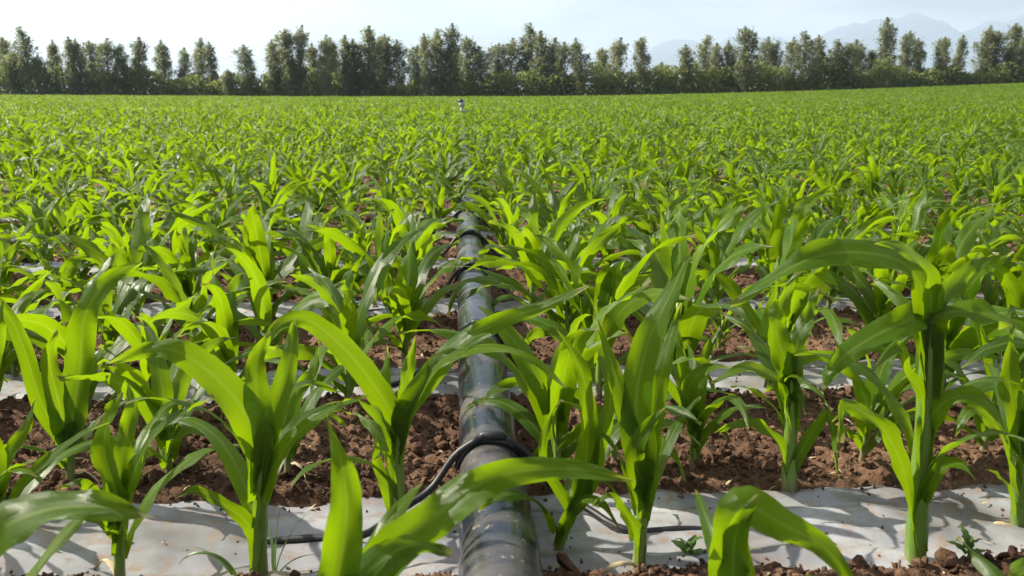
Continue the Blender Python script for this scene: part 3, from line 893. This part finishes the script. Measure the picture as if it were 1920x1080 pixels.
rs = np.array([s[5] for s in rest])
fo = instancer('maize_field', np.stack([rx, ry, rz_], -1), np.stack([rx * 0, rx * 0, np.array([s[4] for s in rest])], -1), np.stack([rs, rs, rs], -1), np.array([rng.randrange(NL) for _ in rest]), lowm)
tag(fo, 'dense bright green field of young maize stretching to the poplars', kind='stuff')

# ------------------------------------------------------------------ soil clods, straw
def clod_mesh(seed):
    import bmesh
    bm = bmesh.new(); bmesh.ops.create_icosphere(bm, subdivisions=2, radius=1.0)
    rn = random.Random(seed)
    ax = [(Vector((rn.gauss(0, 1), rn.gauss(0, 1), rn.gauss(0, 1))).normalized(), rn.uniform(.38, .9)) for _ in range(11)]
    for v in bm.verts:
        d = v.co.normalized(); r = 1.0
        for a_, c_ in ax:
            q = d.dot(a_)
            if q > 0.05: r = min(r, c_ / q)
        v.co = d * r * rn.uniform(0.90, 1.08)
    me = bpy.data.meshes.new('clod'); bm.to_mesh(me); bm.free(); me.materials.append(M['soil'])
    me.polygons.foreach_set('use_smooth', np.zeros(len(me.polygons), bool)); return me
nr = np.random.default_rng(5)
NC = 150000
cy = 1.2 + 6.8 * nr.random(NC) ** 1.7
cx = (nr.random(NC) * 2 - 1) * (0.9 + 0.66 * cy)
b_, e_ = bed(cx, cy)
patch = fbm(cx * 3, cy * 3, 91, 3)
keep = ((e_ > 0.185) & (nr.random(NC) < 0.25 + 1.2 * patch)) | (nr.random(NC) < 0.02 + 0.25 * sstep(0.13, 0.185, e_))
keep &= np.abs(cx) > 0.088
cx, cy, e_ = cx[keep], cy[keep], e_[keep]
cs = 0.0022 + 0.010 * nr.random(len(cx)) ** 3.5 + 0.022 * (nr.random(len(cx)) < 0.025) * nr.random(len(cx))
cs = np.where(e_ < 0.185, np.minimum(cs, 0.005), cs)
kf = np.round((cy - STRIP0) / PITCHY)
cz = np.maximum(ground_z(cx, cy), np.where(e_ < 0.2, film_z(cx, cy, kf), -9)) + cs * 0.3
cl_ = instancer('soil_clods', np.stack([cx, cy, cz], -1), nr.random((len(cx), 3)) * 6.28, cs[:, None] * (0.55 + 0.85 * nr.random((len(cx), 3))), nr.integers(0, 8, len(cx)), [clod_mesh(i) for i in range(8)])
tag(cl_, 'loose crumbly brown soil clods heaped between the film strips', kind='stuff')

def straw_mesh(seed):
    rn = random.Random(seed)
    cl = bend_line((0, 0, 0), 0, R(rn.uniform(-5, 25)), 1.0, R(rn.uniform(10, 60)), 1.2, 6, rn.uniform(-1, 1))
    v, f, u = ribbon(cl, rn.uniform(.12, .3), rn, None, 0, rn.uniform(-1, 1), 2, .1, .3)
    return mesh('straw', v, f, M['straw'], u)
NS = 1100
sy = 1.3 + 6 * nr.random(NS) ** 1.5; sx = (nr.random(NS) * 2 - 1) * (0.8 + 0.62 * sy)
b_, e_ = bed(sx, sy)
kf = np.round((sy - STRIP0) / PITCHY)
keep = (np.abs(sx) > 0.08) & ((e_ > 0.17) | (nr.random(NS) < 0.12))
sx, sy, kf, e_ = sx[keep], sy[keep], kf[keep], e_[keep]
sz = np.maximum(ground_z(sx, sy), np.where(e_ < 0.2, film_z(sx, sy, kf), -9)) + 0.006
ss = 0.015 + 0.04 * nr.random(len(sx)) ** 2
st = instancer('straw_litter', np.stack([sx, sy, sz], -1), np.stack([nr.normal(0, .2, len(sx)), nr.normal(0, .2, len(sx)), nr.random(len(sx)) * 6.28], -1), np.stack([ss, ss, ss], -1), nr.integers(0, 5, len(sx)), [straw_mesh(i) for i in range(5)])
tag(st, 'bits of dry straw and withered leaf scattered over the soil', kind='stuff')

# small weeds
def grass(px, py, label, seed, blades):
    g = on_z(px, py, 0.012); z = max(gz(g.x, g.y), 0.004)
    t = empty('grass_seedling', (g.x, g.y, z)); tag(t, label, 'weed', 'grass seedlings on the film')
    rn = random.Random(seed)
    for (az, e0, L, dr, W) in blades:
        cl = bend_line((0, 0, -0.01), R(az), R(e0), L, R(dr), 1.3, 12, rn.uniform(-.3, .3))
        v, f, u = ribbon(cl, W, rn, None, 0.4, .4, 2, .03, .5)
        obj('blade', mesh('blade', v, f, M['weed'], u), t)
grass(512, 1072, 'thin dark grass seedling with arching blades beside the tall maize stem', 1, [(20, 78, .16, 40, .010), (70, 84, .15, 20, .012), (-10, 60, .17, 95, .009), (100, 70, .12, 30, .012)])
grass(452, 1085, 'thin dark grass seedling with one hooked blade on the film', 2, [(165, 74, .17, 130, .011), (150, 50, .08, 40, .008)])
def broadleaf(px, py, label, seed, nleaf):
    g = on_z(px, py, 0.012); z = max(gz(g.x, g.y), 0.004)
    t = empty('broadleaf_weed', (g.x, g.y, z)); tag(t, label, 'weed', 'broadleaf weeds')
    rn = random.Random(seed)
    v, f = tube([(0, 0, -.02), (0.003, 0, .02), (0, 0, .04)], 0.003, 5); obj('stem', mesh('stem', v, f, M['weed'], stem_uv(v)), t)
    for i in range(nleaf):
        cl = bend_line((0, 0, .012 + .028 * i / nleaf), i * 2.4, R(35 + 6 * i), rn.uniform(.035, .05), R(60), 1.2, 7)
        v, f, u = ribbon(cl, rn.uniform(.022, .03), rn, None, 0, rn.uniform(-.4, .4), 2, .05, .2)
        obj('leaf', mesh('leaf', v, f, M['weed'], u), t)
broadleaf(1292, 1042, 'small round-leaved weed rooted at the film edge beside bare soil', 4, 6)
broadleaf(1812, 1062, 'small pale weed beyond the largest maize plant at the film edge', 5, 7)

# ------------------------------------------------------------------ poplars
def leaf_cards(pts, sizes, rn_np, jitter=1.0):
    """small bent leaf clumps at points -> verts, faces"""
    n_ = len(pts)
    a = rn_np.normal(size=(n_, 3)); a /= np.linalg.norm(a, axis=1)[:, None]
    b = rn_np.normal(size=(n_, 3)); b -= (a * b).sum(1)[:, None] * a; b /= np.linalg.norm(b, axis=1)[:, None]
    s = sizes[:, None]
    c = np.cross(a, b)
    v = np.stack([pts - a * s, pts + b * s * .55 + c * s * .2, pts + a * s, pts - b * s * .55 + c * s * .2], 1).reshape(-1, 3)
    f = np.arange(n_ * 4).reshape(-1, 4)
    return v, f
def quads_mesh(name, v, f, mat):
    me = bpy.data.meshes.new(name)
    me.vertices.add(len(v)); me.vertices.foreach_set('co', v.astype(np.float32).ravel())
    me.loops.add(f.size); me.loops.foreach_set('vertex_index', f.astype(np.int32).ravel())
    me.polygons.add(len(f)); me.polygons.foreach_set('loop_start', np.arange(0, f.size, 4, dtype=np.int32))
    lay = me.uv_layers.new(name='UVMap')
    me.materials.append(mat); me.update(calc_edges=True); return me
def poplar_variant(seed):
    rn = random.Random(seed); rnp = np.random.default_rng(seed)
    H = 10.0
    TV, TF = [], []
    def add(vf):
        o = len(TV); TV.extend(vf[0]); TF.extend([tuple(i + o for i in q) for q in vf[1]])
    lx, ly = rn.uniform(-.5, .5), rn.uniform(-.4, .4)
    trunk = [Vector((lx * (t ** 2), ly * t ** 2, H * 0.97 * t)) for t in [i / 8 for i in range(9)]]
    add(tube(trunk, [0.15 * (1 - 0.88 * i / 8) for i in range(9)], 7))
    pts, sz = [], []
    width = rn.uniform(0.85, 1.35)
    nb = rn.randint(26, 38)
    for i in range(nb):
        q = (i + rn.random()) / nb
        z0 = H * (0.05 + 0.84 * q)
        az = i * 2.4 + rn.uniform(-.5, .5)
        L = width * (1.0 + 2.0 * math.sin(math.pi * min(1, 0.32 + 0.62 * q)) ** 1.1) * rn.uniform(.5, 1.15) * (1.0 if q < .8 else 0.75)
        k = z0 / (H * .97)
        b0 = Vector((lx * k * k, ly * k * k, z0))
        cl = bend_line(b0, az, R(rn.uniform(50, 68)), L, R(-20), 1.0, 5)
        add(tube(cl, [0.045 * (1 - .75 * j / 5) * (1 - .5 * q) for j in range(6)], 4))
        n_ = int((58 + 70 * L) * rn.uniform(.6, 1.3))
        if rn.random() < 0.2: n_ //= 5
        for _ in range(n_):
            t = rn.random() ** 0.7
            p = cl[0].lerp(cl[-1], t)
            j = min(4, int(t * 5)); p = cl[j].lerp(cl[j + 1], t * 5 - j) if t < 1 else cl[-1]
            sp = 0.10 + 0.28 * math.sin(math.pi * min(1, .2 + .8 * t))
            pts.append((p.x + rn.gauss(0, sp), p.y + rn.gauss(0, sp), p.z + rn.gauss(0, sp * 1.25))); sz.append(rn.uniform(.07, .17))
    for _ in range(160):
        t = rn.uniform(.86, 1.02); sp = .07 + .9 * (1.02 - t)
        pts.append((lx * t * t + rn.gauss(0, sp), ly * t * t + rn.gauss(0, sp), H * t)); sz.append(rn.uniform(.07, .14))
    v, f = leaf_cards(np.array(pts), np.array(sz), rnp)
    return mesh('trunk', TV, TF, M['bark'], [(0, 0)] * len(TV)), quads_mesh('crown', v, f, M['poplar'])
POP = [poplar_variant(900 + i) for i in range(9)]
tops = [(2,71),(24,95),(45,52),(72,104),(97,75),(130,70),(146,73),(169,77),(195,72),(227,83),(255,71),(304,76),(341,90),(369,72),(395,80),(425,130),(462,85),(512,75),(540,57),(559,49),(589,82),(607,66),(622,72),(645,67),(666,74),
        (689,49),(705,70),(721,65),(745,75),(780,85),(797,64),(819,55),(842,46),(857,87),(877,69),(902,87),(932,82),(956,72),(991,45),(1014,59),(1035,72),(1052,80),(1086,72),(1130,90),(1154,72),(1205,72),(1240,117),(1260,130),(1290,85),
        (1321,67),(1347,82),(1371,77),(1401,51),(1432,70),(1455,77),(1485,70),(1515,60),(1540,67),(1572,75),(1590,82),(1612,75),(1640,95),(1669,34),(1705,59),(1725,72),(1770,70),(1802,67),(1850,49),(1866,60),(1893,88),(1907,45),(1925,62)]
desc = {(45, 52): 'tall full poplar with rounded double top among shorter poplars', (462, 85): 'lone poplar standing in the widest gap of the tree row',
        (559, 49): 'poplar with thin spire rising above its close neighbours past the gap', (689, 49): 'slim poplar overtopping the even clump between two small gaps',
        (842, 46): 'tallest poplar of the clump standing over the far end of the pipe', (991, 45): 'tall spindly poplar with airy see-through crown',
        (1205, 72): 'isolated full poplar between two low saplings and a clump', (1401, 51): 'narrow poplar with a bare pale trunk rising above its row',
        (1669, 34): 'tallest narrow poplar against the blue mountains', (425, 130): 'short young poplar at the edge of the widest gap', (1240, 117): 'low poplar sapling before the open mountain view', (1260, 130): 'lowest poplar sapling before the open mountain view'}
MARKS = {462: 'the lone gap poplar', 559: 'the thin-spired poplar', 689: 'the slim overtopping poplar', 842: 'the tall poplar over the pipe',
         991: 'the airy spindly poplar', 1205: 'the isolated full poplar', 1401: 'the bare-trunked narrow poplar', 1669: 'the tallest poplar before the mountains'}
LONE = [q[0] for q in tops].index(462)
rt = random.Random(77)
for i, (px, py) in enumerate(tops):
    Y = 133.0 + rt.uniform(-2.5, 4.0)
    p = on_y(px, py, Y)
    z0 = float(rise(p.x, Y)); h = p.z - z0
    t = empty('poplar_tree', (p.x, Y, z0), rt.uniform(0, 6.28))
    sz_ = h / 10.05
    w_ = (0.55 + 0.45 * sz_) * rt.uniform(1.0, 1.5)
    t.scale = (w_, w_, sz_)
    if (px, py) in desc: lb = desc[(px, py)]
    elif px < 462: lb = '%s poplar sunward of the lone poplar in the widest gap' % nth(LONE - i - 1)
    else:
        mark = max(m_ for m_ in MARKS if m_ < px)
        lb = '%s poplar past %s, going away from the sun' % (nth(i - [q[0] for q in tops].index(mark) - 1), MARKS[mark])
    tag(t, lb, 'poplar', 'poplars along the field edge')
    tr, crn = POP[(i * 5 + rt.randrange(3)) % len(POP)]
    obj('trunk', tr, t); obj('crown', crn, t)

# dense scrub at the poplars' feet
rnp = np.random.default_rng(8)
NB = 90000
bx_ = -92 + 210 * rnp.random(NB)
top_ = 1.0 + 5.2 * fbm(bx_ * 0.22, bx_ * 0 + 3, 61, 4) + 1.6 * (fbm(bx_ * 0.9, bx_ * 0 + 8, 63, 2) - .5)
gap = np.exp(-((bx_ + 35.5) / 2.6) ** 2)
top_ = top_ * (1 - 0.45 * gap)
by_ = 131.0 + 5.0 * rnp.random(NB)
bz_ = ground_z(bx_, by_) + top_ * rnp.random(NB) ** 1.15
v, f = leaf_cards(np.stack([bx_ + rnp.normal(0, .15, NB), by_, bz_], -1), 0.13 + 0.20 * rnp.random(NB), rnp)
tag(obj('undergrowth', quads_mesh('undergrowth', v, f, M['bush'])), 'dark dense scrub filling the feet of the poplar row', kind='stuff')

# ------------------------------------------------------------------ haze
hx0, hx1, hy0, hy1, hz0, hz1 = -14000, 15000, -3000, 12500, -60, 900
v = [(x, y, z) for x in (hx0, hx1) for y in (hy0, hy1) for z in (hz0, hz1)]
f = [(0, 1, 3, 2), (4, 6, 7, 5), (0, 4, 5, 1), (2, 3, 7, 6), (0, 2, 6, 4), (1, 5, 7, 3)]
m, n, l, out = new_mat('haze_air')
pv = N(n, 'ShaderNodeVolumePrincipled')
pv.inputs['Color'].default_value = (0.66, 0.80, 1.0, 1); pv.inputs['Density'].default_value = 0.00014; pv.inputs['Anisotropy'].default_value = 0.25
l.new(pv.outputs[0], out.inputs['Volume'])
hz = obj('haze', mesh('haze', v, f, m, smooth=False)); tag(hz, 'pale blue summer haze over the plain', kind='stuff')
print('plants', len(vis), 'instances', len(rest), 'clods', len(cx))
